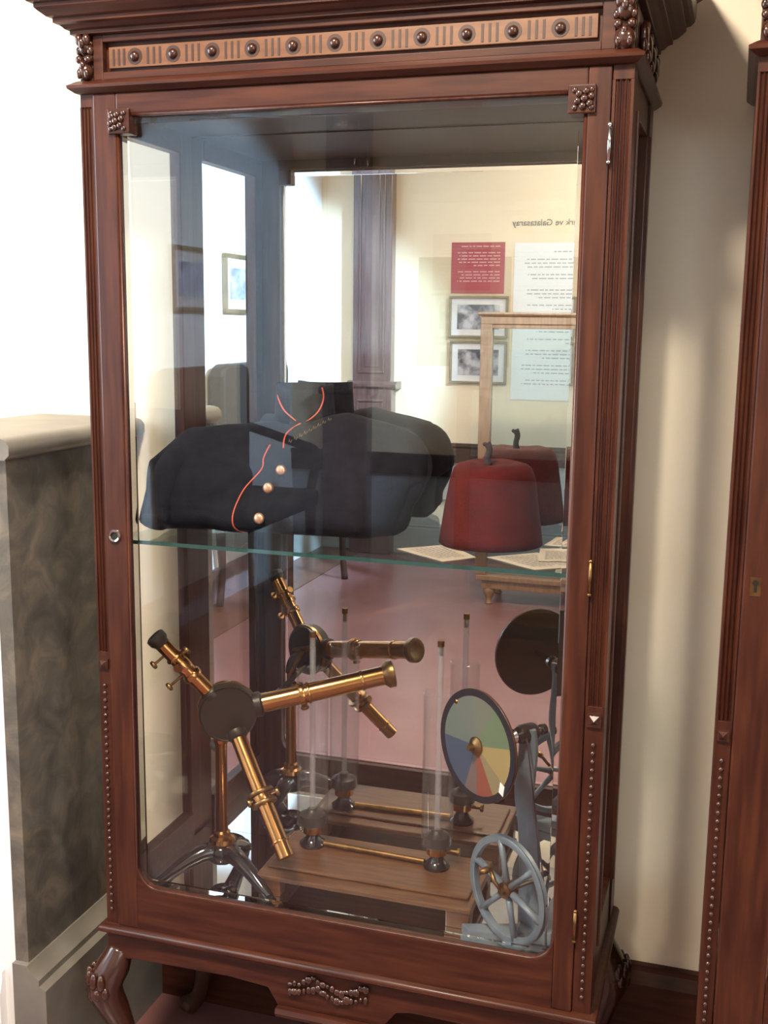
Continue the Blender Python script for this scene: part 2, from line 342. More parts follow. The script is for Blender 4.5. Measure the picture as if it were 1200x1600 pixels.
# ------------------------------------------------------------------ the display cabinet
CW, CD = 0.950, 0.385; DM = 0.371
def cabinet(X0, label, posts=(.026, .032), ox0=.072, dz=0.0, ring=True, plain=False):
    root = thing('display_cabinet', label, 'display cabinet', (X0, 0, ZF), group=None)
    holder = root
    def P(name, bm, mt, par=None, **k):
        for v in bm.verts: v.co.z -= ZF
        return build(name, bm, mt, par or holder, **k)
    pl, pr = posts
    # posts
    def post(x0, x1, front=True):
        w = x1-x0; n = 3; g = w*.115; poly = [(x0, 0.0)]
        for i in range(n):
            c = x0+w*(i+1)/(n+1)
            for k in range(5):
                a = PI*k/4; poly.append((c-g*math.cos(a), .005*math.sin(a)))
        poly += [(x1, 0.0), (x1, .055), (x0, .055)]
        bm = NB(); prism_z(bm, poly, .56, 1.545)
        o = P('fluted_post', bm, WOOD, smooth=True, ang=30)
        bm = NB(); box(bm, x0, x1, .001, .055, 1.545, 1.568); P('post_cap', bm, WOOD, bevel=.001)
        bm = NB(); box(bm, x0, x1, .001, .055, 0, .56)
        P('post_block', bm, WOOD, bevel=.001)
        # beads and diamond
        bm = NB(); n = 32
        for k in range(n): ball(bm, ((x0+x1)/2, -.001, .035+k*.0148), .0047, sx=.9, sy=.9, u=8, v=6)
        b = P('beading', bm, CARVE, smooth=True); b['kind'] = 'stuff'
        bm = NB(); c = (x0+x1)/2; h = min(w*.36, .012); z = .537
        box(bm, c-h, c+h, -.004, .002, z-h, z+h); v = [bm.verts.new(p) for p in ((c-h*.7, -.004, z-h*.7), (c+h*.7, -.004, z-h*.7), (c+h*.7, -.004, z+h*.7), (c-h*.7, -.004, z+h*.7), (c, -.011, z))]
        for i in range(4): bm.faces.new((v[i], v[(i+1) % 4], v[4]))
        P('boss', bm, CARVE)
    post(0, pl); post(CW-pr, CW)
    for xa, xb in ((0, .024), (CW-.024, CW)):
        bm = NB(); box(bm, xa, xb, .321, CD, 0, 1.568); P('rear_post', bm, WOOD, bevel=.002)
    # sides: rails, glass, rear inner stiles
    for s, xa, xb in ((-1, .004, .030), (1, CW-.030, CW-.004)):
        bm = NB(); box(bm, xa, xb, .055, .321, 1.512, 1.568); P('side_rail', bm, WOODX, bevel=.002)
        bm = NB(); box(bm, xa, xb, .055, .321, 0.0, .097); P('side_rail', bm, WOODX, bevel=.002)
        bm = NB(); box(bm, (xa+xb)/2-.002, (xa+xb)/2+.002, .055, .321, .097, 1.512); P('side_glass', bm, GLASS)
        if s > 0:
            bm = NB(); box(bm, CW-.004, CW+.004, .058, .070, .1, 1.51); box(bm, CW-.004, CW+.004, .309, .321, .1, 1.51); P('side_bead', bm, WOOD, bevel=.002)
    # inner faces of the posts (the cabinet is lined behind the door stile)
    # door
    dr = bpy.data.objects.new('door', None); COL.objects.link(dr); dr.parent = holder
    dx0, dx1 = pl+.001, CW-pr-.001; ox1 = .882; zt, zb = 1.530, .090; y0, y1 = -.004, .022
    R = .045; pts = []
    def arc(cx, cz, a0, a1):
        return [(cx+R*math.cos(a0+(a1-a0)*k/8), cz+R*math.sin(a0+(a1-a0)*k/8)) for k in range(9)]
    left = [(dx0, .004), (dx0, 1.566), (ox0, 1.566)] + [(ox0, zb+R)]
    bm = NB()
    prism_y(bm, [(dx0, .004), (dx0, 1.566), (ox0, 1.566), (ox0, .004)], y0, y1)
    P('door_stile', bm, WOOD, dr, bevel=.003)
    bm = NB(); prism_y(bm, [(ox1, .004), (ox1, 1.566), (dx1, 1.566), (dx1, .004)], y0, y1); P('door_stile', bm, WOOD, dr, bevel=.003)
    bm = NB(); box(bm, ox0, ox1, y0, y1, zt, 1.566); P('door_rail', bm, WOODX, dr, bevel=.003)
    poly = [(ox0, .004)] + [(ox0, zb+R)] + arc(ox0+R, zb+R, PI, 1.5*PI) + arc(ox1-R, zb+R, 1.5*PI, 2*PI) + [(ox1, .004)]
    bm = NB(); prism_y(bm, poly, y0, y1); P('door_rail', bm, WOODX, dr, bevel=.003)
    # glazing bead (rounded line just inside the opening)
    path = [(ox0+.002, 0, zt-.03), (ox0+.002, 0, zb+R)]+[(x, 0, z) for x, z in arc(ox0+R, zb+R, PI, 1.5*PI)]+[(x, 0, z) for x, z in arc(ox1-R, zb+R, 1.5*PI, 2*PI)]+[(ox1-.002, 0, zt-.03)]
    bm = NB(); sweep(bm, path, .0035, 8); rod(bm, (ox0+.03, 0, zt-.001), (ox1-.03, 0, zt-.001), .0035, n=8)
    P('glazing_bead', bm, WOOD, dr, smooth=True)
    # pane with a bevelled border
    bw = .014; gy = .010
    ix0, ix1, iz0, iz1 = ox0+bw, ox1-bw, zb+bw, zt-bw
    bm = NB()
    for yy_ in (gy, gy+.005): bm.faces.new([bm.verts.new(q) for q in ((ix0, yy_, iz0), (ix1, yy_, iz0), (ix1, yy_, iz1), (ix0, yy_, iz1))][::(1 if yy_ == gy else -1)])
    bmesh.ops.rotate(bm, verts=bm.verts, cent=(CW/2, gy+.0025, 0), matrix=Matrix.Rotation(math.radians(-.35), 3, 'Z')); P('pane', bm, GLASS, dr)
    o_ = [(ox0-.004, zb-.004), (ox1+.004, zb-.004), (ox1+.004, zt+.004), (ox0-.004, zt+.004)]; i_ = [(ix0, iz0), (ix1, iz0), (ix1, iz1), (ix0, iz1)]
    for k in range(4):
        j = (k+1) % 4; bm = NB()
        f = [bm.verts.new(q) for q in ((o_[k][0], gy+.0028, o_[k][1]), (o_[j][0], gy+.0028, o_[j][1]), (i_[j][0], gy, i_[j][1]), (i_[k][0], gy, i_[k][1]))]
        b_ = [bm.verts.new((v.co.x, gy+.005, v.co.z)) for v in f]
        bm.faces.new(f); bm.faces.new(b_[::-1])
        for a in (0, 1, 3): bm.faces.new((f[a], b_[a], b_[(a+1) % 4], f[(a+1) % 4]))
        P('glass_bevel', bm, BEVELG, dr)
    # carved corner blocks
    for cx, sx in ((ox0-.014+.022, 1), (ox1+.014-.022, -1)):
        b = bpy.data.objects.new('corner_block', None)
        bm = NB(); zc = zt-.012; h = .021
        box(bm, cx-h, cx+h, -.010, y1-.002, zc-h, zc+h)
        cb = P('corner_block', bm, WOODX, dr, bevel=.002)
        bm = NB()
        ball(bm, (cx-sx*.004, -.013, zc), .006, sy=.8)
        for a in range(6):
            t = a*PI/3+.3; ball(bm, (cx-sx*.004+.011*math.cos(t), -.012, zc+.011*math.sin(t)), .0055, sy=.7, sx=1.0)
        for a in range(4):
            t = a*PI/2+PI/4; ball(bm, (cx-sx*.002+.018*math.cos(t), -.011, zc+.018*math.sin(t)), .0045, sy=.6)
        P('carved_flower', bm, CARVE, dr, smooth=True)
    # lock and hinges
    if ring:
      bm = NB(); lathe(bm, [(.0075, 0), (.0125, 0), (.0125, .003), (.0105, .0055), (.0075, .004)], (.047, -.004, .787), (0, -1, 0), 24, closed=True); P('lock_ring', bm, STEEL, dr, smooth=True, ang=40)
      bm = NB(); lathe(bm, [(.0072, 0), (.0072, .0015)], (.047, -.004, .787), (0, -1, 0), 20); P('keyhole', bm, BLACKM, dr)
    else:
      bm = NB(); lathe(bm, [(.0, .0), (.0048, 0), (.0048, .001), (0, .001)], (.046, -.004, .790), (0, -1, 0), 14); v = box(bm, .0438, .0482, -.005, -.004, .775, .790); P('keyhole', bm, BLACKM, dr)
      bm = NB(); box(bm, .038, .054, -.0046, -.004, .769, .799); P('escutcheon', bm, BRASSD, dr, bevel=.0002)
    for z in (1.425, .75, .14):
        bm = NB(); rod(bm, (dx1+.0005, -.006, z), (dx1+.0005, -.006, z+.055), .0032, n=10); ball(bm, (dx1+.0005, -.006, z), .0038); ball(bm, (dx1+.0005, -.006, z+.055), .0038)
        P('hinge', bm, STEEL if z > 1 else BRASSD, dr, smooth=True)
    # mirror lining at the back
    bm = NB(); box(bm, .024, CW-.024, DM, DM+.004, .037, 1.55); P('mirror', bm, MIRROR)
    bm = NB(); box(bm, .024, CW-.024, DM+.005, CD, .0, 1.568); P('back_board', bm, DARKWOOD)
    bm = NB(); box(bm, .030, CW-.030, .0225, .3705, .038, .042); P('floor_mirror', bm, MIRROR)
    bm = NB(); box(bm, .024, CW-.024, .0225, .321, .005, .0375); P('floor_board', bm, DARKWOOD)
    bm = NB(); box(bm, .024, CW-.024, .0225, .3705, 1.552, 1.567); P('top_board', bm, DARKWOOD)
    # glass shelf
    bm = NB(); box(bm, .034, CW-.034, .030, .368, .768, .774); sh = P('glass_shelf', bm, SHELFG)
    bm = NB(); box(bm, .034, CW-.034, .0285, .0299, .7675, .7745); P('shelf_edge', bm, EDGEG, sh)
    for x in (.034, CW-.037):
        for y in (.07, .30):
            bm = NB(); rod(bm, (x, y, .764), (x+(.012 if x < .5 else -.012), y, .764), .0035, n=8); P('shelf_peg', bm, BRASS, smooth=True, ang=40)
    # base ledge, apron
    if plain:
        bm = NB(); box(bm, 0, CW, 0, CD, ZF, -.0005); P('plain_base', bm, WOODX, bevel=.003)
    if not plain: bm = NB(); stepbox(bm, 0, CW, -.004, CD, [(.002, .004), (.008, .002), (.012, -.003), (.012, -.008), (.006, -.013), (.0, -.016)]); P('base_moulding', bm, WOODX, smooth=True, ang=50)
    if not plain:
        bm = NB()
        ap = [(0, -.016), (CW, -.016), (CW, -.062)]
        for k in range(25):
            t = k/24; x = CW*(1-t); z = -.062+.0*math.sin(PI*t); ap.append((x, z))
        prism_y(bm, [(0, -.016), (CW, -.016), (CW, -.074), (CW-.06, -.066), (CW*.66, -.062), (.60, -.068), (.575, -.10), (.365, -.10), (.345, -.068), (CW*.28, -.062), (.06, -.066), (0, -.074)], 0.0, .03)
        P('apron', bm, WOODX, bevel=.002)
        for xa in (0, CW-.03):
            bm = NB(); box(bm, xa, xa+.03, .03, CD, -.070, -.016); P('side_apron', bm, WOODX, bevel=.002)
        bm = NB(); prism_x(bm, [(.03, -.1), (-.012, -.1), (-.016, -.108), (-.010, -.118), (.03, -.118)], .365, .575); P('apron_lip', bm, WOODX)
        bm = NB(); rnd = random.Random(7)
        for k in range(34):
            t = (k % 17)/16; x = .392+.15*t; zz = -.040-.018*(k//17)-.008*math.cos(t*PI*3)+rnd.uniform(-.004, .004)
            ball(bm, (x, -.003, zz), rnd.uniform(.005, .0085), sx=rnd.uniform(.7, 1.3), sy=.7, sz=rnd.uniform(.7, 1.4), u=8, v=6)
        P('apron_carving', bm, CARVE, smooth=True)
        # cabriole legs
        for lx, ly, sx, sy in ((.02, .02, -1, -1), (CW-.02, .02, 1, -1), (.02, CD-.03, -1, 0), (CW-.02, CD-.03, 1, 0)):
            bm = NB()
            pts = smoothpath([(lx, ly, -.055), (lx+sx*.012, ly+sy*.012, -.09), (lx+sx*.026, ly+sy*.026, -.135), (lx+sx*.008, ly+sy*.008, -.21), (lx-sx*.008, ly-sy*.008, -.30), (lx+sx*.004, ly+sy*.004, -.37), (lx+sx*.03, ly+sy*.03, -.40), (lx+sx*.035, ly+sy*.035, ZF+.012)], 4)
            sweep(bm, pts, lerpl([.024, .033, .036, .027, .02, .018, .026, .022], len(pts)), 12)
            lg = P('cabriole_leg', bm, CARVE, smooth=True)
            bm = NB()
            for k in range(5):
                t = (k-2)*.5
                a = math.atan2(sy, sx) if sy else (0 if sx > 0 else PI)
                cx = lx+sx*.022; cy = ly+sy*.022
                ball(bm, (cx+.034*math.cos(a+t), cy+.034*math.sin(a+t), -.108), .011, sx=.8, sz=1.7, u=8, v=6)
                ball(bm, (cx+.034*math.cos(a+t+.2), cy+.034*math.sin(a+t+.2), -.142+.012*abs(t)), .009, sz=1.5, u=8, v=6)
            P('carved_knee', bm, CARVE, lg, smooth=True)
    # entablature
    bm = NB(); stepbox(bm, 0, CW, -.004, CD, [(.0, 1.566), (.004, 1.567), (.014, 1.574), (.015, 1.579), (.004, 1.586), (.0, 1.588)]); P('neck_moulding', bm, WOODX)
    fz0, fz1 = 1.588, 1.662+dz
    bm = NB()
    box(bm, .002, CW-.002, .012, CD, fz0, fz1)
    box(bm, .030, .049, -.002, .012, fz0, fz1); box(bm, .899, CW-.030, -.002, .012, fz0, fz1)
    box(bm, .049, .899, -.002, .012, fz0, 1.601); box(bm, .049, .899, -.002, .012, 1.650, fz1)
    fr = P('frieze', bm, WOODX, bevel=.0015)
    bm = NB(); box(bm, .056, .892, .006, .0121, 1.608, 1.643); P('frieze_panel', bm, mat('frieze_highlight_wood', (.11, .045, .02), .4, coat=.25, col2=(.16, .07, .032), scale=9, stretch=(.8, 9, 9)), fr, bevel=.001)  # highlight on the strip put into a lighter wood colour
    # rosettes and slots; recess shade put into flat dark pieces
    cs = [.107+.0728*i for i in range(11)]
    for i, c in enumerate(cs):
        bm = NB(); zc = 1.6255
        lathe(bm, [(.0, .008), (.004, .0075), (.0075, .0045), (.0088, .0008), (.0088, -.001)], (c, .006, zc), (0, -1, 0), 20)
        bm2 = NB(); lathe(bm2, [(.0088, .0006), (.0138, .0006), (.0138, .0002), (.0088, .0002)], (c, .006, zc), (0, -1, 0), 20, closed=True); P('rosette_shade_ring', bm2, SLOTM, fr)
        P('rosette', bm, CARVE, fr, smooth=True, ang=60)
    slots = [.066+.010*k for k in range(3)]
    for a in cs[:-1]:
        slots += [a+.0364-.0115+.0115*k for k in range(3)]
    slots += [.859+.0105*k for k in range(3)]
    for c in slots:
        bm = NB(); box(bm, c-.0020, c+.0020, .0052, .0062, 1.612, 1.639); P('slot_shade', bm, SLOTM, fr)
    # carved corner brackets
    for xa, xb in ((.001, .030), (CW-.034, CW)):
        bm = NB(); c = (xa+xb)/2; h = (xb-xa)/2
        box(bm, xa+.002, xb-.002, 0, .02, fz0, fz1)
        ball(bm, (c, -.003, 1.603), h*.95, sy=.9, sz=1.1); ball(bm, (c, -.002, 1.644), h*.9, sy=.9, sz=1.1)
        for q in (-1, 1):
            ball(bm, (c+q*h*.6, -.008, 1.622), .007); ball(bm, (c+q*h*.5, -.010, 1.654), .007, sz=1.5); ball(bm, (c+q*h*.5, -.012, 1.598), .005, sz=1.7)
            ball(bm, (c+q*h*.75, -.004, 1.637), .006, sz=1.3)
        ball(bm, (c, -.014, 1.648), .006, sz=1.6); ball(bm, (c, -.013, 1.612), .005, sz=1.5)
        P('carved_bracket', bm, CARVE, smooth=True, ang=60)
    for y in (.08, .16, .24, .32):
        bm = NB(); ball(bm, (CW+.004, y, 1.622), .016, sx=.5, sz=1.5); ball(bm, (CW+.006, y+.02, 1.640), .010, sx=.5, sz=1.2); ball(bm, (CW+.006, y-.02, 1.605), .010, sx=.5, sz=1.2)
        P('carved_leaf', bm, CARVE, smooth=True)
    # cornice
    prof = [(.0, 1.662), (.008, 1.663), (.008, 1.669), (.014, 1.671), (.020, 1.677), (.028, 1.679), (.028, 1.686), (.036, 1.688), (.046, 1.696), (.050, 1.700), (.050, 1.706), (.058, 1.708), (.064, 1.714), (.066, 1.722), (.066, 1.745), (.078, 1.752), (.080, 1.775), (.07, 1.78)]
    bm = NB(); stepbox(bm, 0, CW, -.004, CD, [(o, z+dz) for o, z in prof]); P('cornice', bm, WOODX)
    return root
cabinet(0.0, 'tall carved mahogany display cabinet with glazed door, holding the jacket, fez and brass instruments')
cabinet(1.125, 'second carved mahogany cabinet cut off at the right edge beyond the strip of bare wall', ox0=.105, dz=.12, ring=False, plain=True)

# ------------------------------------------------------------------ jacket on the shelf
SZ = 0.7742
jk = thing('uniform_jacket', 'black high-collared uniform jacket with orange piping and gilt buttons on the glass shelf', 'jacket', (.33, .2, SZ))
def J(name, bm, mt, par=None, **k):
    for v in bm.verts: v.co -= Vector((.33, .2, SZ))
    return build(name, bm, mt, par or jk, **k)
def interp(tab, x):
    for (a, va), (b, vb) in zip(tab[:-1], tab[1:]):
        if x <= b:
            t = max(0, (x-a)/(b-a)); return va+(vb-va)*t
    return tab[-1][1]
ztop = [(.05, .915), (.07, .935), (.105, .972), (.17, .980), (.25, .985), (.28, .984), (.32, .984), (.36, 1.0), (.40, 1.004), (.47, .990), (.52, .978), (.55, .955), (.565, .93)]
ycen = [(.05, .135), (.10, .18), (.18, .235), (.28, .282), (.565, .285)]
zbot = [(.05, .80), (.07, .777), (.5, .777), (.52, .777), (.54, .86), (.565, .88)]
thick = [(.05, .030), (.10, .060), (.2, .080), (.30, .085), (.45, .080), (.52, .062), (.565, .035)]
bm = NB(); rings = []; NX, NR = 44, 28
for i in range(NX+1):
    x = .05+(.565-.05)*i/NX; yc = interp(ycen, x); zt_, zb_, th = interp(ztop, x), interp(zbot, x), interp(thick, x)
    ring = []
    for k in range(NR):
        a = 2*PI*k/NR; c, s = math.cos(a), math.sin(a)
        ex = .75
        yy = yc-th*math.copysign(abs(c)**ex, c); zz = (zt_+zb_)/2+(zt_-zb_)/2*math.copysign(abs(s)**.62, s)
        tt = (zz-zb_)/(zt_-zb_)
        yy = yc+(yy-yc)*(1-.30*max(0, tt-.45)/.55)
        if c > 0 and .06 < x < .54: yy -= c**.5*.155*(1-tt)**1.4*min(1, (x-.05)/.2)*min(1, (.56-x)/.08)
        d = noise.noise(Vector((x*16, yy*14, zz*7)))*.010
        ring.append(bm.verts.new((x, min(yy+d*(1 if c > 0 else -1), .366), max(zz+(d*.5 if tt > .1 else 0), .777))))
    rings.append(ring)
for a, b in zip(rings[:-1], rings[1:]):
    for k in range(NR): bm.faces.new((a[k], a[(k+1) % NR], b[(k+1) % NR], b[k]))
bm.faces.new(rings[0]); bm.faces.new(rings[-1])
from mathutils.bvhtree import BVHTree
bmesh.ops.recalc_face_normals(bm, faces=bm.faces)
tree = BVHTree.FromBMesh(bm)
def yfront(x, z):
    h = tree.ray_cast(Vector((x, -.05, z)), Vector((0, 1, 0)))
    return h[0].y if h[0] else .14
pts_pipe = {}
def onj(x, z, off=-.0015): return (x, yfront(x, z)+off, z)
front_edge = smoothpath([onj(x, z) for x, z in ((.270, .945), (.268, .935), (.267, .92), (.270, .902), (.251, .867), (.243, .827), (.246, .80), (.253, .784))], 5)
btn = [onj(.309, .902, -.004), onj(.295, .871, -.004), onj(.292, .819, -.004)]
emb = [onj(.306+.0085*k, .952+.0052*k, -.001) for k in range(9)]
J('jacket_body', bm, WOOL, smooth=True)
bm = NB(); pth = smoothpath([(.510, .285, .940), (.527, .28, .925), (.530, .27, .88), (.512, .25, .835), (.508, .22, .803)], 5)
sweep(bm, pth, lerpl([.036, .036, .033, .029, .024], len(pth)), 14, flat=1.1); J('sleeve', bm, WOOL, smooth=True)
bm = NB(); pth = smoothpath([(.125, .19, .915), (.100, .15, .905), (.085, .125, .87), (.080, .100, .83), (.082, .075, .800)], 5)
sweep(bm, pth, lerpl([.034, .034, .032, .028, .026], len(pth)), 14, flat=1.1); J('sleeve', bm, WOOL, smooth=True)
# standing collar, open at the front
bm = NB(); cx, cy = .298, .312; o_r = []
NS = 30
for (rr, z, drop) in ((.060, .972, 0), (.0555, 1.0, .0), (.0535, 1.032, .002), (.0525, 1.058, .006)):
    ring = []
    for k in range(NS+1):
        a = -PI/2-.2+2*PI*k/NS
        f = max(0, -math.sin(a))
        ring.append(bm.verts.new((cx+rr*math.cos(a)*1.05, cy+rr*math.sin(a)*.85, z-drop*f**1.5*1.55)))
    o_r.append(ring)
for a, b in zip(o_r[:-1], o_r[1:]):
    for k in range(NS): bm.faces.new((a[k], a[k+1], b[k+1], b[k]))
rim = [v.co.copy() for v in o_r[-1]]; r0 = [r[0].co.copy() for r in o_r]; r1 = [r[-1].co.copy() for r in o_r]
bmesh.ops.recalc_face_normals(bm, faces=bm.faces); ctree = BVHTree.FromBMesh(bm)
col = J('collar', bm, WOOL, smooth=True)
md = col.modifiers.new('solid', 'SOLIDIFY'); md.thickness = .004; md.offset = 1
bm = NB(); lathe(bm, [(.0, 1.0), (.042, 1.0), (.042, 1.022), (.0, 1.022)], (cx, cy, 0), (0, 0, 1), 24); J('lining', bm, LINING, smooth=True, ang=40)
def tube(name, pts, r, mt):
    bm = NB(); sweep(bm, pts, r, 6); return J(name, bm, mt, smooth=True)
fr_off = Vector((0, -.0045, 0))
tube('piping', smoothpath([(.247, .298, 1.050), (.254, .279, 1.032), (.270, .266, 1.010), (.286, .262, .997), (.300, .260, .988)], 6), .0016, PIPING)
tube('piping', smoothpath([(.347, .280, 1.053), (.349, .283, 1.040), (.348, .282, 1.025), (.341, .276, 1.007), (.326, .266, .991), (.306, .258, .981), onj(.294, .968), onj(.293, .955), onj(.298, .940)], 6), .0016, PIPING)
tube('piping', front_edge, .0015, PIPING)
for b in btn:
    bm = NB(); lathe(bm, [(.0, .0055), (.006, .005), (.0095, .003), (.0105, 0), (.0105, -.002)], b, (0, -1, .1), 18); J('button', bm, BUTTON, smooth=True, ang=60)
bm = NB()
for k, e in enumerate(emb):
    sweep(bm, [(e[0]-.003, e[1], e[2]-.004), (e[0]-.001, e[1]-.001, e[2]+.004), (e[0]+.002, e[1]-.001, e[2]-.003), (e[0]+.004, e[1], e[2]+.003)], .0008, 5)
o = J('gold_embroidery', bm, GOLDT); o['kind'] = 'stuff'

# ------------------------------------------------------------------ fez
fz = thing('fez', 'dark red felt fez with a short dark stalk, standing on papers on the glass shelf', 'hat', (.703, .232, SZ))
bm = NB()
lathe(bm, [(.0, .150), (.03, .152), (.050, .153), (.063, .149), (.073, .140), (.0795, .122), (.0885, .065), (.095, .020), (.0975, .0015), (.0935, .0015), (.09, .02), (.074, .12), (.0, .145)], (0, 0, 0.0015), (0, 0, 1), 48)
for v in bm.verts:
    n_ = noise.noise(v.co*18)*.0022; v.co.x += n_; v.co.y += n_
    if v.co.z > .13: v.co.z += .006*noise.noise(v.co*22+Vector((3, 1, 0)))
build('fez_body', bm, FELT, fz, smooth=True)
bm = NB(); sweep(bm, smoothpath([(-.008, .0, .149), (-.010, 0, .162), (-.007, 0, .178), (-.012, 0, .190)], 4), lerpl([.0075, .0055, .006, .007], 13), 10)
ball(bm, (-.016, 0, .187), .004); build('tassel_stalk', bm, TASSEL, fz, smooth=True)

# ------------------------------------------------------------------ papers on the shelf
def paper(label, quad, z, lines=True, pic=False):
    c = Vector((sum(q[0] for q in quad)/4, sum(q[1] for q in quad)/4, z))
    p = thing('document', label, 'paper', c, group='old documents on the glass shelf')
    bm = NB(); n = 6; top = []
    q = [Vector((a, b, 0)) for a, b in quad]
    g = [[None]*(n+1) for _ in range(n+1)]
    for i in range(n+1):
        for j in range(n+1):
            s, t = i/n, j/n
            v = q[0]*(1-s)*(1-t)+q[1]*s*(1-t)+q[2]*s*t+q[3]*(1-s)*t-Vector((c.x, c.y, 0))
            v.z = .0006+.0005*abs(math.sin(s*5+quad[0][0]*30)*math.cos(t*3))
            g[i][j] = bm.verts.new(v)
    for i in range(n):
        for j in range(n): bm.faces.new((g[i][j], g[i+1][j], g[i+1][j+1], g[i][j+1]))
    r = bmesh.ops.extrude_face_region(bm, geom=bm.faces[:])
    for v in [e for e in r['geom'] if isinstance(e, bmesh.types.BMVert)]: v.co.z -= .0005
    build('sheet', bm, PAPER, p)
    if lines:
        bm = NB(); rnd = random.Random(int(abs(quad[0][0])*1000))
        for k in range(7):
            t = .15+.1*k; s = .12
            while s < .82:
                e = min(s+rnd.uniform(.04, .10), .86)
                a = [q[0]*(1-ss)*(1-tt)+q[1]*ss*(1-tt)+q[2]*ss*tt+q[3]*(1-ss)*tt-Vector((c.x, c.y, 0)) for ss, tt in ((s, t), (e, t), (e, t+.03), (s, t+.03))]
                bm.faces.new([bm.verts.new((v.x, v.y, .00135)) for v in a]); s = e+.025
        o = build('faded_writing', bm, INK, p); o['kind'] = 'stuff'
    return p
paper('yellowed document lying alone left of the fez at the shelf front', [(.552, .123), (.658, .045), (.705, .100), (.632, .195)], SZ)
paper('yellowed document reaching forward from under the fez to the shelf edge', [(.722, .110), (.820, .035), (.900, .10), (.80, .18)], SZ)
paper('document on top of the pile right of the fez beside the door stile', [(.815, .10), (.90, .13), (.885, .24), (.80, .21)], SZ+.0016, True)
paper('topmost sheet behind the fez seen clearly only in the back mirror', [(.80, .25), (.905, .26), (.90, .345), (.81, .34)], SZ)

# ------------------------------------------------------------------ spectroscope
FZ = .042
sp = thing('spectroscope', 'brass spectroscope with three tubes round a dark drum, on a black tripod foot', 'scientific instrument', (.165, .182, FZ))
SO = Vector((.165, .182, FZ))
def SPB(name, bm, mt, par=None, **k):
    for v in bm.verts: v.co -= SO
    return build(name, bm, mt, par or sp, **k)
C = Vector((.199, .145, .415)); nrm = Vector((.46, -.885, .02)).normalized()
# tripod
for fx, fy in ((.075, .075), (.262, .060), (.345, .105), ):
    pass
feet = [(.062, .088, 'a'), (.302, .112, 'b'), (.160, .310, 'c')]
for fx, fy, _ in feet:
    d = Vector((fx-.165, fy-.182, 0))
    pts = smoothpath([Vector((.165, .182, .094))+d*.05, Vector((.165, .182, .098))+d*.26, Vector((.165, .182, .082))+d*.58, Vector((.165, .182, .060))+d*.86, Vector((.165, .182, .0510))+d*1.0], 5)
    bm = NB(); sweep(bm, pts, lerpl([.022, .019, .015, .011, .009], len(pts)), 12)
    lg = SPB('tripod_leg', bm, BLACKG, smooth=True)
    bm = NB(); lathe(bm, [(.012, .0), (.013, .004), (.008, .010), (0, .011)], (fx, fy, FZ), (0, 0, 1), 16); SPB('foot_pad', bm, BLACKG, lg, smooth=True, ang=50)
bm = NB(); lathe(bm, [(.024, .074), (.032, .082), (.033, .098), (.028, .110), (.020, .114)], (.165, .182, 0), (0, 0, 1), 24); SPB('hub', bm, BLACKG, smooth=True, ang=50)
bm = NB(); lathe(bm, [(.024, .112), (.027, .117), (.025, .126), (.018, .130), (.017, .138), (.0125, .142), (.0125, .33), (.015, .333), (.015, .340), (.010, .344), (.010, .372)], (.165, .182, 0), (0, 0, 1), 28)
SPB('column', bm, BRASS, smooth=True, ang=40)
bm = NB(); sweep(bm, smoothpath([(.165, .182, .365), (.168, .182, .39), (.180, .170, .405), C-nrm*.02], 4), lerpl([.013, .012, .012, .014], 13), 12); SPB('bracket', bm, BLACKM, smooth=True)
# drum
bm = NB(); lathe(bm, [(.0, -.024), (.050, -.024), (.0575, -.018), (.0575, .016), (.055, .020), (.053, .018), (.0, .018)], C, nrm, 40); SPB('drum', bm, BLACKM, smooth=True, ang=35)
bm = NB(); lathe(bm, [(.0578, -.012), (.0600, -.012), (.0600, -.004), (.0578, -.004)], C, nrm, 40, closed=True); SPB('drum_ring', bm, BRASSD, smooth=True, ang=35)
def scope(a, b, r, rings, end=None, endr=None, back=None, name='telescope_tube', thumb=()):
    a, b = Vector(a), Vector(b); L = (b-a).length; d = (b-a).normalized()
    bm = NB(); rod(bm, a, b, r, n=28); t = SPB(name, bm, BRASS, smooth=True, ang=40)
    for f, rr, w in rings:
        bm = NB(); lathe(bm, [(r*.99, -w/2), (rr*.96, -w/2), (rr, -w*.3), (rr, w*.3), (rr*.96, w/2), (r*.99, w/2)], a+d*(L*f), d, 28, closed=True); SPB('collar_ring', bm, BRASSD if rr > r*1.35 else BRASS, t, smooth=True, ang=50)
    if end:
        bm = NB(); lathe(bm, [(r, -.012), (endr*.8, -.008), (endr, -.002), (endr, .010), (endr*.85, .012), (endr*.6, .009), (0, .009)], b, d, 28); SPB('end_cap', bm, end, t, smooth=True, ang=50)
    if back:
        bm = NB(); lathe(bm, [(0, -.001), (r*1.25, -.001), (r*1.3, .012), (r*1.05, .016)], a, d, 24); SPB('socket', bm, back, t, smooth=True, ang=50)
    for f, side, ln in thumb:
        _, u, w = frame_of(d)
        v = (u*side[0]+w*side[1]).normalized(); p = a+d*(L*f)
        bm = NB(); rod(bm, p+v*r*.9, p+v*(r+ln), .0028, n=8); lathe(bm, [(0, 0), (.008, 0), (.009, .003), (.008, .006), (0, .006)], p+v*(r+ln), v, 14); SPB('thumb_screw', bm, BRASSD, t, smooth=True, ang=50)
    return t
dA = (Vector((.080, .078, .574))-C).normalized()
scope(C+dA*.045, Vector((.084, .080, .568)), .0150, [(.38, .0195, .012), (.55, .0165, .02), (.70, .0185, .006)], BLACKM, .0195, BLACKM,
      thumb=((.46, (0, -1), .030), (.80, (0, -1), .022), (.66, (0, 1), .008), (.60, (1, -.3), .006)))
dB = (Vector((.497, .285, .482))-C).normalized()
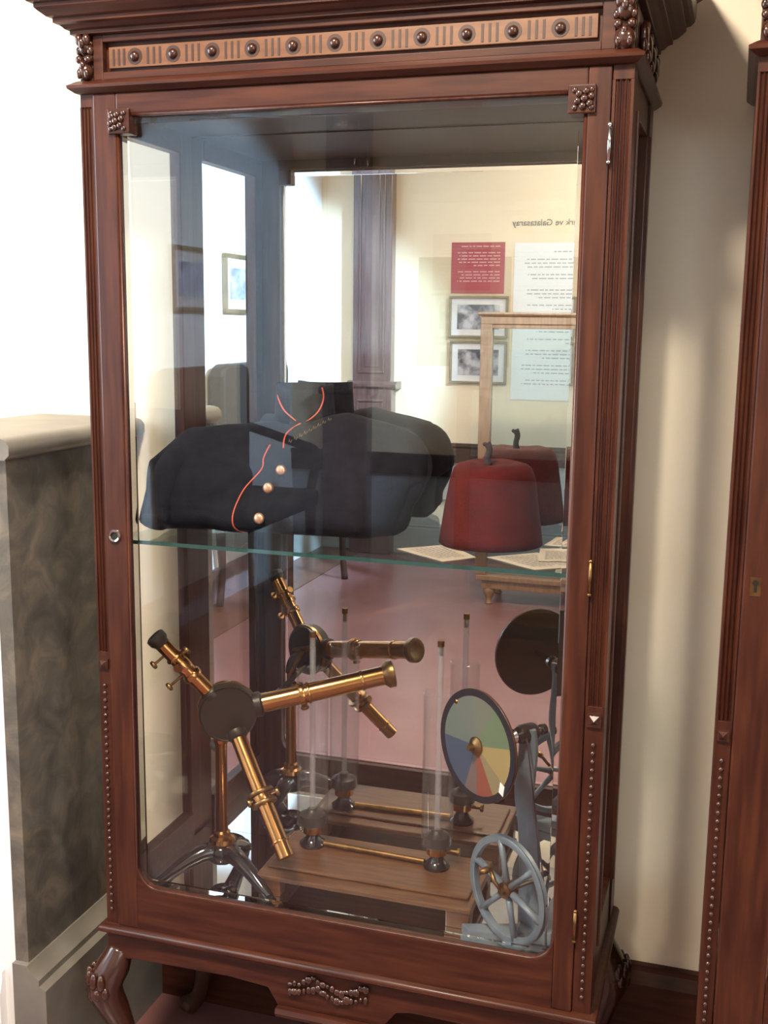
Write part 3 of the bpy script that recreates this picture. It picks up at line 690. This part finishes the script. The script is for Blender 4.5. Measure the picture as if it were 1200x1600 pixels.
scope(C+dB*.055, Vector((.491, .282, .481)), .0195, [(.35, .0255, .012), (.40, .0225, .006), (.80, .0215, .006)], BRASSD, .0275, BLACKM, thumb=((.35, (0, -1), .006),))
dC = (Vector((.37, .035, .19))-C).normalized()
scope(C+dC*.045+Vector((0, 0, 0)), Vector((.370, .032, .185)), .0160, [(.50, .0265, .007), (.58, .0255, .007), (.54, .020, .02), (.88, .0178, .005)], None, None, BLACKM, thumb=((.54, (.8, .6), .012), (.54, (-.8, -.3), .008)))
# short rear telescope seen in the mirror
bm = NB()
sweep(bm, smoothpath([C-nrm*.02+Vector((.01, 0, -.03)), C-nrm*.05+Vector((0, 0, -.055)), C-nrm*.06+Vector((-.02, 0, -.09))], 4), lerpl([.008, .007, .009], 9), 10)
SPB('clamp_arm', bm, BLACKM, smooth=True)
bm = NB(); lathe(bm, [(0, 0), (.016, 0), (.018, .006), (.016, .012), (0, .012)], C-nrm*.06+Vector((-.02, 0, -.10)), (0.2, -.4, 1), 18); SPB('clamp_knob', bm, STEEL, smooth=True, ang=40)
bm = NB(); rod(bm, C-nrm*.026+Vector((-.02, 0, .0)), C-nrm*.05+Vector((.05, .0, .02)), .007); rod(bm, C-nrm*.05+Vector((.02, 0, .01)), C-nrm*.05+Vector((-.01, .0, -.05)), .006); SPB('prism_clamp', bm, BRASSD, smooth=True, ang=40)

# ------------------------------------------------------------------ twin glass tube stand
st = thing('tube_stand', 'wooden bench stand carrying two upright glass cylinders with inner rods', 'scientific instrument', (.5, .2, FZ))
TO = Vector((.5, .2, FZ))
def TB(name, bm, mt, par=None, **k):
    for v in bm.verts: v.co -= TO
    return build(name, bm, mt, par or st, **k)
bx0, bx1, by0, by1 = .264, .706, .130, .335
bm = NB(); box(bm, bx0, bx1, by0, by1, .075, .086); TB('bench_top', bm, BENCHW, bevel=.003)
bm = NB(); box(bm, bx0+.012, bx1-.012, by0+.03, by1-.03, .086, .093); TB('raised_board', bm, BENCHW, bevel=.003)
for a, b in ((bx0+.003, bx0+.05), (bx1-.05, bx1-.003)):
    bm = NB(); prism_x(bm, [(by0+.004, FZ), (by0+.03, FZ), (by0+.04, .062), (by1-.04, .062), (by1-.03, FZ), (by1-.004, FZ), (by1-.004, .075), (by0+.004, .075)], a, b); TB('bench_foot', bm, BENCHW, bevel=.002)
bm = NB(); box(bm, bx0+.05, bx1-.05, by0+.020, by0+.030, .066, .075); box(bm, bx0+.05, bx1-.05, by1-.030, by1-.020, .066, .075); TB('bench_apron', bm, BENCHW)
for tx, ty, zr, zrod, r in ((.331, .272, .475, .558, .033), (.604, .262, .460, .568, .032)):
    bm = NB(); lathe(bm, [(.027, .093), (.028, .099), (.020, .105), (.014, .113), (.013, .119), (.020, .122)], (tx, ty, 0), (0, 0, 1), 24); tf = TB('turned_foot', bm, BLACKG, smooth=True, ang=50)
    bm = NB(); lathe(bm, [(.018, .121), (.021, .123), (.021, .139), (.018, .141)], (tx, ty, 0), (0, 0, 1), 24); TB('brass_ferrule', bm, BRASS, smooth=True, ang=50)
    bm = NB(); lathe(bm, [(0, .142), (r-.004, .142), (r-.003, .148), (r-.006, .162), (.014, .168), (.010, .174), (0, .174)], (tx, ty, 0), (0, 0, 1), 24); TB('stopper', bm, BLACKM, smooth=True, ang=50)
    bm = NB(); lathe(bm, [(r-.0025, .1415), (r, .1415), (r, zr-.004), (r+.0015, zr), (r-.0015, zr+.001), (r-.0025, zr-.004)], (tx, ty, 0), (0, 0, 1), 40, closed=True)
    TB('glass_cylinder', bm, TUBEG, smooth=True, ang=60)
    bm = NB(); lathe(bm, [(.0045, .175), (.0065, .175), (.0065, zrod-.012), (.0045, zrod-.012)], (tx, ty, 0), (0, 0, 1), 20, closed=True); gr = TB('inner_rod', bm, RODG, smooth=True, ang=60)
    bm = NB(); lathe(bm, [(0, zrod-.03), (.0042, zrod-.03), (.0042, zrod-.013), (.0068, zrod-.0118), (.0068, zrod), (0, zrod)], (tx, ty, 0), (0, 0, 1), 16); TB('rod_cap', bm, BRASSD, gr, smooth=True, ang=50)
bm = NB(); rod(bm, (.625, .262, .131), (.646, .262, .131), .004, n=10); lathe(bm, [(0, 0), (.008, 0), (.009, .006), (0, .007)], (.646, .262, .131), (1, 0, 0), 14); TB('stopcock', bm, BRASSD, smooth=True, ang=40)
bm = NB(); rod(bm, (.357, .272, .100), (.578, .262, .100), .0065, n=14); TB('connecting_rail', bm, BRASSD, smooth=True, ang=40)

# ------------------------------------------------------------------ colour disc machine
cd = thing('colour_disc_machine', 'hand-driven colour disc machine with painted sector disc and blue-grey spoked iron wheel', 'scientific instrument', (.80, .16, FZ))
DO = Vector((.80, .16, FZ))
def DB(name, bm, mt, par=None, **k):
    for v in bm.verts: v.co -= DO
    return build(name, bm, mt, par or cd, **k)
nD = Vector((-.758, -1, .02)).normalized()
H = Vector((.723, .0664, .4399))
rtd = Vector((0, 0, 1)).cross(-nD).normalized()*-1     # viewer's right on the disc face
rtd = nD.cross(Vector((0, 0, 1))).normalized()*-1
if rtd.x < 0: rtd = -rtd
upd = nD.cross(rtd); upd = upd if upd.z > 0 else -upd
RD = .1028
bm = NB(); lathe(bm, [(0, -.006), (RD-.002, -.006), (RD, -.004), (RD, -.001), (RD-.001, 0), (0, 0)], H, nD, 64); disc = DB('disc', bm, DISCBACK, smooth=True, ang=35)
bm = NB(); lathe(bm, [(RD-.013, .0002), (RD-.0005, .0002), (RD-.0005, .0014), (RD-.013, .0014)], H, nD, 64, closed=True); DB('dark_rim', bm, mat('navy_black_rim', (.010, .010, .016), .7, spec=.2), disc, smooth=True, ang=35)
secs = [(14, 62, (.19, .27, .15)), (62, 100, (.23, .25, .19)), (100, 140, (.21, .24, .21)), (140, 183, (.19, .24, .21)), (183, 252, (.055, .095, .17)), (252, 274, (.22, .15, .14)), (274, 303, (.36, .085, .045)), (303, 328, (.38, .29, .14)), (328, 374, (.52, .39, .15))]
for i, (a0, a1, c) in enumerate(secs):
    bm = NB(); v0 = H+nD*.0003; v1 = H+nD*.0011; n = 10
    A = [bm.verts.new(v0)]+[bm.verts.new(v0+(rtd*math.cos(math.radians(a0+(a1-a0)*k/n))+upd*math.sin(math.radians(a0+(a1-a0)*k/n)))*(RD-.0131)) for k in range(n+1)]
    B = [bm.verts.new(q.co+nD*.0008) for q in A]
    for k in range(len(A)):
        j = (k+1) % len(A); bm.faces.new((A[k], A[j], B[j], B[k]))
    bm.faces.new(A); bm.faces.new(B)
    DB('colour_sector', bm, mat('sector_paint_%d' % i, tuple(q*.5 for q in c), .65), disc)
bm = NB(); lathe(bm, [(.017, .0012), (.017, .004), (.012, .008), (.006, .010), (.005, .020), (0, .021)], H, nD, 24); DB('hub_nut', bm, BRASSD, disc, smooth=True, ang=40)
bm = NB(); q = H+rtd*(RD-.012)*math.cos(math.radians(-38))+upd*(RD-.012)*math.sin(math.radians(-38))
vs = [bm.verts.new(q+nD*.002+rtd*a*.007+upd*b*.012) for a, b in ((-1, -.6), (.6, -1), (1, .6), (-.6, 1))]; bm.faces.new(vs)
r_ = bmesh.ops.extrude_face_region(bm, geom=bm.faces[:])
for e in r_['geom']:
    if isinstance(e, bmesh.types.BMVert): e.co -= nD*.0006
DB('paper_label', bm, WHITEP, disc)
bm = NB(); q = H+(rtd*math.cos(math.radians(133))+upd*math.sin(math.radians(133)))*(RD-.014); lathe(bm, [(0, .002), (.004, .002), (.005, .0005), (.005, -.001)], q, nD, 10); DB('rim_pin', bm, BRASS, disc, smooth=True)
# spindle and bearing head
sh_end = H-nD*.155
bm = NB(); rod(bm, H-nD*.005, sh_end, .006, n=14); lathe(bm, [(.008, 0), (.014, .001), (.010, .006), (.014, .012), (.008, .013)], H-nD*.075, -nD, 20); DB('spindle', bm, STEEL, smooth=True, ang=40)
Bp = H-nD*.120
bm = NB(); lathe(bm, [(0, -.02), (.015, -.02), (.018, -.014), (.018, .014), (.015, .02), (0, .02)], Bp, -nD, 24); rod(bm, sh_end, sh_end-nD*.010, .010, n=12); DB('bearing', bm, BLACKM, smooth=True, ang=40)
# curved arm from bearing to base
WC = Vector((.783, .0867, .1645)); WR = .1001
base_top = WC-nD*.085
arm = smoothpath([Bp+Vector((0, 0, .012)), Bp+Vector((.004, 0, -.03)), Bp+Vector((.0, -.004, -.12)), Vector((.806, .155, .25)), Vector((.812, .150, .16)), Vector((.814, .148, .058))], 5)
bm = NB(); rings = []
for i, p in enumerate(arm):
    t = i/(len(arm)-1); w = .022+.006*t; th = .007
    hx = rtd.copy(); hx.z = 0; hx.normalize(); hy = Vector((hx.y, -hx.x, 0))
    rings.append([bm.verts.new(p+hx*a*w+hy*b*th) for a, b in ((-1, -.4), (-.7, -1), (.7, -1), (1, -.4), (1, .4), (.7, 1), (-.7, 1), (-1, .4))])
for a, b in zip(rings[:-1], rings[1:]):
    for k in range(8): bm.faces.new((a[k], a[(k+1) % 8], b[(k+1) % 8], b[k]))
bm.faces.new(rings[0]); bm.faces.new(rings[-1]); DB('arm', bm, IRON, smooth=True, ang=50)
# spoked wheel
wn = Vector((-.742, -1, .008)).normalized(); wu = wn.cross(Vector((0, 0, 1))).normalized(); wv = wu.cross(wn).normalized()
if wu.x < 0: wu = -wu
if wv.z < 0: wv = -wv
bm = NB(); lathe(bm, [(WR-.013, -.006), (WR-.003, -.007), (WR, -.005), (WR-.003, 0), (WR, .005), (WR-.003, .007), (WR-.013, .006)], WC, wn, 56, closed=True); wh = DB('wheel_rim', bm, IRON, smooth=True, ang=40)
for k in range(6):
    a = PI/6+k*PI/3+.25; d = wu*math.cos(a)+wv*math.sin(a)
    bm = NB(); sweep(bm, [WC+d*.012, WC+d*.05, WC+d*(WR-.008)], [.0085, .0065, .008], 10, flat=.8); DB('spoke', bm, IRON, wh, smooth=True)
bm = NB(); lathe(bm, [(0, -.014), (.014, -.014), (.016, 0), (.015, .010), (.008, .012), (.007, .018), (0, .019)], WC, wn, 22); DB('wheel_hub', bm, BRASSD, wh, smooth=True, ang=40)
bm = NB(); rod(bm, WC-wn*.01, WC-wn*.085, .006, n=12); DB('axle', bm, STEEL, smooth=True, ang=40)
ck = WC+wu*-.028+wv*.034+wn*.010
bm = NB(); sweep(bm, [WC+wn*.014, WC+wn*.017+(ck-WC)*.5, ck+wn*.008], .004, 8); lathe(bm, [(0, 0), (.006, .001), (.007, .015), (.004, .024), (0, .025)], ck+wn*.008, wn, 14); DB('crank', bm, BRASSD, smooth=True)
# drive belt
bel = [Bp+nD*.025+rtd*.016, WC-wn*.002+wu*(WR)*.98]; bel2 = [Bp+nD*.025-rtd*.016, WC-wn*.002-wu*(WR)*.98]
bm = NB(); rod(bm, bel[0]+nD*-.01, bel[1]+Vector((0, 0, .01)), .0014, n=6); DB('drive_cord', bm, TASSEL)
# base feet
bm = NB()
prism_z(bm, [(.690, .122), (.712, .098), (.790, .112), (.848, .148), (.835, .170), (.775, .150)], FZ+.0, FZ+.020)
prism_z(bm, [(.835, .130), (.855, .140), (.845, .285), (.815, .285), (.805, .150)], FZ+.0, FZ+.020)
box(bm, .795, .85, .125, .175, FZ+.0, FZ+.028)
DB('iron_base', bm, IRON, bevel=.003)

# ------------------------------------------------------------------ the room behind the photographer
# armchair against the left wall
ch = thing('settee', 'dark high-backed upholstered settee against the white left wall below the blue-grey picture', 'settee', (-1.36, -3.48, ZF), rz=-PI/2)
def CH(name, bm, mt, par=None, **k):
    return build(name, bm, mt, par or ch, **k)
bm = NB(); prism_y(bm, [(-.46, .68), (-.47, 1.30), (-.455, 1.345), (-.40, 1.365), (.40, 1.365), (.455, 1.345), (.47, 1.30), (.46, .68)], -.26, -.17); CH('backrest', bm, UPH, bevel=.02)
bm = NB(); box(bm, -.46, .46, -.24, .26, .58, .68); CH('seat', bm, UPH, bevel=.03)
for s in (-1, 1):
    x = .45*s
    bm = NB(); sweep(bm, smoothpath([(x, -.2, 1.02), (x, -.05, .98), (x, .12, .93), (x, .22, .90), (x, .235, .84), (x, .20, .66)], 4), .026, 10); CH('armrest', bm, UPH, smooth=True)
    for y in (-.21, .20):
        bm = NB(); sweep(bm, smoothpath([(x, y, .60), (x, y, .40), (x*.97, y, .2), (x*1.01, y*1.05, .0)], 4), lerpl([.034, .028, .020, .022], 13), 10); CH('leg', bm, DARKWOOD, smooth=True)
# framed pictures
def picture(name, label, cat, cx, cz, w, h, wall, fmat, pmat, fw_=.02, mount=.05, grp=None):
    if wall == 'front':
        r = thing(name, label, cat, (cx, YF, cz), grp, rz=PI)
    else:
        r = thing(name, label, cat, (XL, cx, cz), grp, rz=PI/2*1)
    bm = NB(); mould_list = ((-w/2, w/2, -h/2, -h/2+fw_), (-w/2, w/2, h/2-fw_, h/2), (-w/2, -w/2+fw_, -h/2+fw_, h/2-fw_), (w/2-fw_, w/2, -h/2+fw_, h/2-fw_))
    for a, b, c, d in mould_list: box(bm, a, b, -.030, -.002, c, d)
    build('frame', bm, fmat, r, bevel=.003)
    bm = NB(); box(bm, -w/2+fw_, w/2-fw_, -.016, -.002, -h/2+fw_, h/2-fw_); build('mount', bm, MOUNT, r)
    bm = NB(); box(bm, -w/2+fw_+mount, w/2-fw_-mount, -.018, -.015, -h/2+fw_+mount, h/2-fw_-mount); build('photograph', bm, pmat, r)
    return r
picture('framed_picture', 'blue-grey framed photograph hanging alone on the white left wall', 'picture', -3.68, 1.39, .86, .33, 'left', OLIVE, photo_mat('blue_photo', 3.1, (.16, .22, .36, 1), (.50, .56, .70, 1)), .022, .055)
picture('framed_picture', 'framed black-and-white crowd photograph just under the red panel', 'picture', -.530, 1.225, .40, .275, 'front', OLIVE, photo_mat('crowd_photo', 7.7, (.06, .065, .08, 1), (.5, .5, .52, 1)), .016, .04, 'framed photographs under the red panel')
picture('framed_picture', 'lower framed photograph of people at tables, beneath the crowd photograph', 'picture', -.525, .925, .39, .285, 'front', OLIVE, photo_mat('table_photo', 9.4, (.03, .03, .045, 1), (.42, .40, .42, 1)), .016, .04, 'framed photographs under the red panel')
# text panels (printed lines run toward -x because the wall faces the cabinet)
def text_panel(label, x0, x1, z0, z1, pm, im, rows, seed, lead=.018, th=.004, depth=.006, m=.03, skip=()):
    r = thing('wall_panel', label, 'wall panel', ((x0+x1)/2, YF, (z0+z1)/2), rz=PI)
    w, h = x1-x0, z1-z0
    bm = NB(); box(bm, -w/2, w/2, -depth, -.0005, -h/2, h/2); build('board', bm, pm, r)
    if rows:
        bm = NB(); rnd = random.Random(seed); z = h/2-m
        k = 0
        while z > -h/2+m:
            if k not in skip:
                x = -w/2+m; end = w/2-m-(rnd.uniform(0, w*.35) if (k+1) in skip else rnd.uniform(0, .04))
                while x < end:
                    l = rnd.uniform(.014, .05); x2 = min(x+l, end)
                    v = [bm.verts.new(p) for p in ((x, -depth-.0006, z), (x2, -depth-.0006, z), (x2, -depth-.0006, z+th*2), (x, -depth-.0006, z+th*2))]; bm.faces.new(v[::-1]); x = x2+.009
            z -= lead; k += 1
        o = build('printed_lines', bm, im, r); o['kind'] = 'stuff'
    return r
text_panel('crimson square panel with pale printed text, above the two framed photographs', -.725, -.365, 1.38, 1.712, REDP, REDINK, 1, 3, .0205, .0034, skip=(1, 7, 12, 13))
text_panel('tall white text panel under the wall title, behind the glazed showcase', -.300, .62, .685, 1.705, WHITEP, PINK_, 1, 5, .0245, .0036, m=.06, skip=(1, 5, 8, 9, 13, 16, 19, 22, 25, 29, 33, 36, 37))
text_panel('plain tan rectangle partly covered by the red panel', -.952, -.318, .895, 1.618, TAN, INK, 0, 1, depth=.0015)  # flat tan rectangle on the cream wall, without print
# wall title
cu = bpy.data.curves.new('wall_title', 'FONT'); cu.body = 'Atatürk ve Galatasaray'; cu.size = .057; cu.extrude = .002; cu.align_x = 'RIGHT'
to = bpy.data.objects.new('tmp_title', cu); COL.objects.link(to); bpy.context.view_layer.update()
dg = bpy.context.evaluated_depsgraph_get(); me = bpy.data.meshes.new_from_object(to.evaluated_get(dg)); COL.objects.unlink(to); bpy.data.objects.remove(to)
ti = linkobj('wall_lettering', me, LETTER); ti.location = (-.322, YF+.003, 1.815); ti.rotation_euler = (PI/2, 0, PI)
tag(ti, 'dark lettering reading Atatürk ve Galatasaray on the cream wall above the white panel', 'lettering')
# wall socket
wsk = thing('wall_socket', 'small white socket low on the cream wall left of the showcase post', 'socket', (-.46, YF, .485), rz=PI)
bm = NB(); box(bm, -.035, .035, -.012, -.0005, -.035, .035); build('plate', bm, PLASTIC, wsk, bevel=.003)
bm = NB(); lathe(bm, [(.012, 0), (.020, 0), (.020, .003), (.012, .003)], (0, -.012, 0), (0, -1, 0), 20, closed=True); build('ring', bm, PLASTIC, wsk, smooth=True, ang=40)
# showcase standing in the room
sc = thing('showcase', 'oak-framed glazed showcase on short turned legs standing before the text panels', 'display case', (.35, -3.64, ZF))
def SC(name, bm, mt, par=None, **k):
    return build(name, bm, mt, par or sc, **k)
hx = .56
for s in (-1, 1):
    bm = NB(); box(bm, s*hx-.032, s*hx+.032, -.03, .03, .175, 1.60); SC('post', bm, OAK, bevel=.003)
bm = NB(); box(bm, -hx+.032, hx-.032, -.025, .025, 1.577, 1.645); box(bm, -hx-.032, hx+.032, -.03, .03, 1.60, 1.645); SC('top_rail', bm, OAK, bevel=.003)
bm = NB(); prism_x(bm, [(-.036, 1.645), (.036, 1.645), (.042, 1.655), (.036, 1.665), (-.036, 1.665), (-.042, 1.655)], -hx-.045, hx+.045); SC('top_cap', bm, OAK)
bm = NB(); box(bm, -hx+.032, hx-.032, -.003, .003, .175, 1.577); SC('pane', bm, glass_mat('showcase_glass', (.86, .93, .95)))
bm = NB(); box(bm, -hx-.02, hx+.06, -.33, .05, .145, .175); SC('base_board', bm, OAK, bevel=.004)
bm = NB(); box(bm, -hx+.01, hx+.03, -.30, .03, .095, .145); SC('base_apron', bm, OAK, bevel=.002)
for x in (-hx+.05, hx-.03):
    for y in (.0, -.27):
        bm = NB(); lathe(bm, [(.020, 0), (.024, .006), (.016, .022), (.022, .040), (.034, .066), (.036, .085), (.028, .1), (.034, .11), (.034, .125)], (x, y, 0), (0, 0, 1), 20); SC('turned_leg', bm, OAK, smooth=True, ang=50)
# ceiling spot lamp that glints in the door glass
sl = thing('spotlight', 'small lit spotlight above the doorcase, glinting near the top of the door glass', 'lamp', (-1.28, YF+.10, 2.40))
bm = NB(); lathe(bm, [(0, 0), (.05, 0), (.055, -.02), (.05, -.06), (.045, -.06), (.04, -.02), (0, -.02)], (0, 0, 0), (0, 0, 1), 24); rod(bm, (0, -.1, .0), (0, 0, -.005), .01); build('housing', bm, STEEL, sl, smooth=True, ang=40)
bm = NB(); lathe(bm, [(0, -.045), (.038, -.04), (.038, -.03), (0, -.03)], (0, 0, 0), (0, 0, 1), 20); build('bulb', bm, mat('lamp_glow', (1, .8, .6), emit=((1, .72, .45), 25.0)), sl)
# warm ceiling lamp of the room, and an added unseen one for extra light
for i, (x, y) in enumerate(((.35, -1.35), (2.3, -1.4))):
    cl = thing('ceiling_lamp', ('round warm ceiling lamp in front of the display cabinet' if i == 0 else 'added unseen warm ceiling lamp near the second cabinet'), 'lamp', (x, y, ZC))
    bm = NB(); lathe(bm, [(0, -.001), (.20, -.001), (.21, -.03), (.19, -.05), (.185, -.045), (0, -.045)], (0, 0, 0), (0, 0, 1), 32); build('lamp_body', bm, WHITEP, cl, smooth=True, ang=40)
    bm = NB(); lathe(bm, [(0, -.075), (.10, -.068), (.17, -.052), (.17, -.0505), (0, -.0505)], (0, 0, 0), (0, 0, 1), 32); build('diffuser', bm, mat('warm_diffuser', (1, .9, .75), emit=((1, .78, .54), 12.0)), cl, smooth=True, ang=60)
    ll = bpy.data.lights.new('lamp_light', 'AREA'); ll.shape = 'DISK'; ll.size = .36; ll.energy = (150, 35)[i]; ll.color = (1, .84, .66)
    lo = bpy.data.objects.new('lamp_light', ll); lo.location = (0, 0, -.09); lo.parent = cl; COL.objects.link(lo)
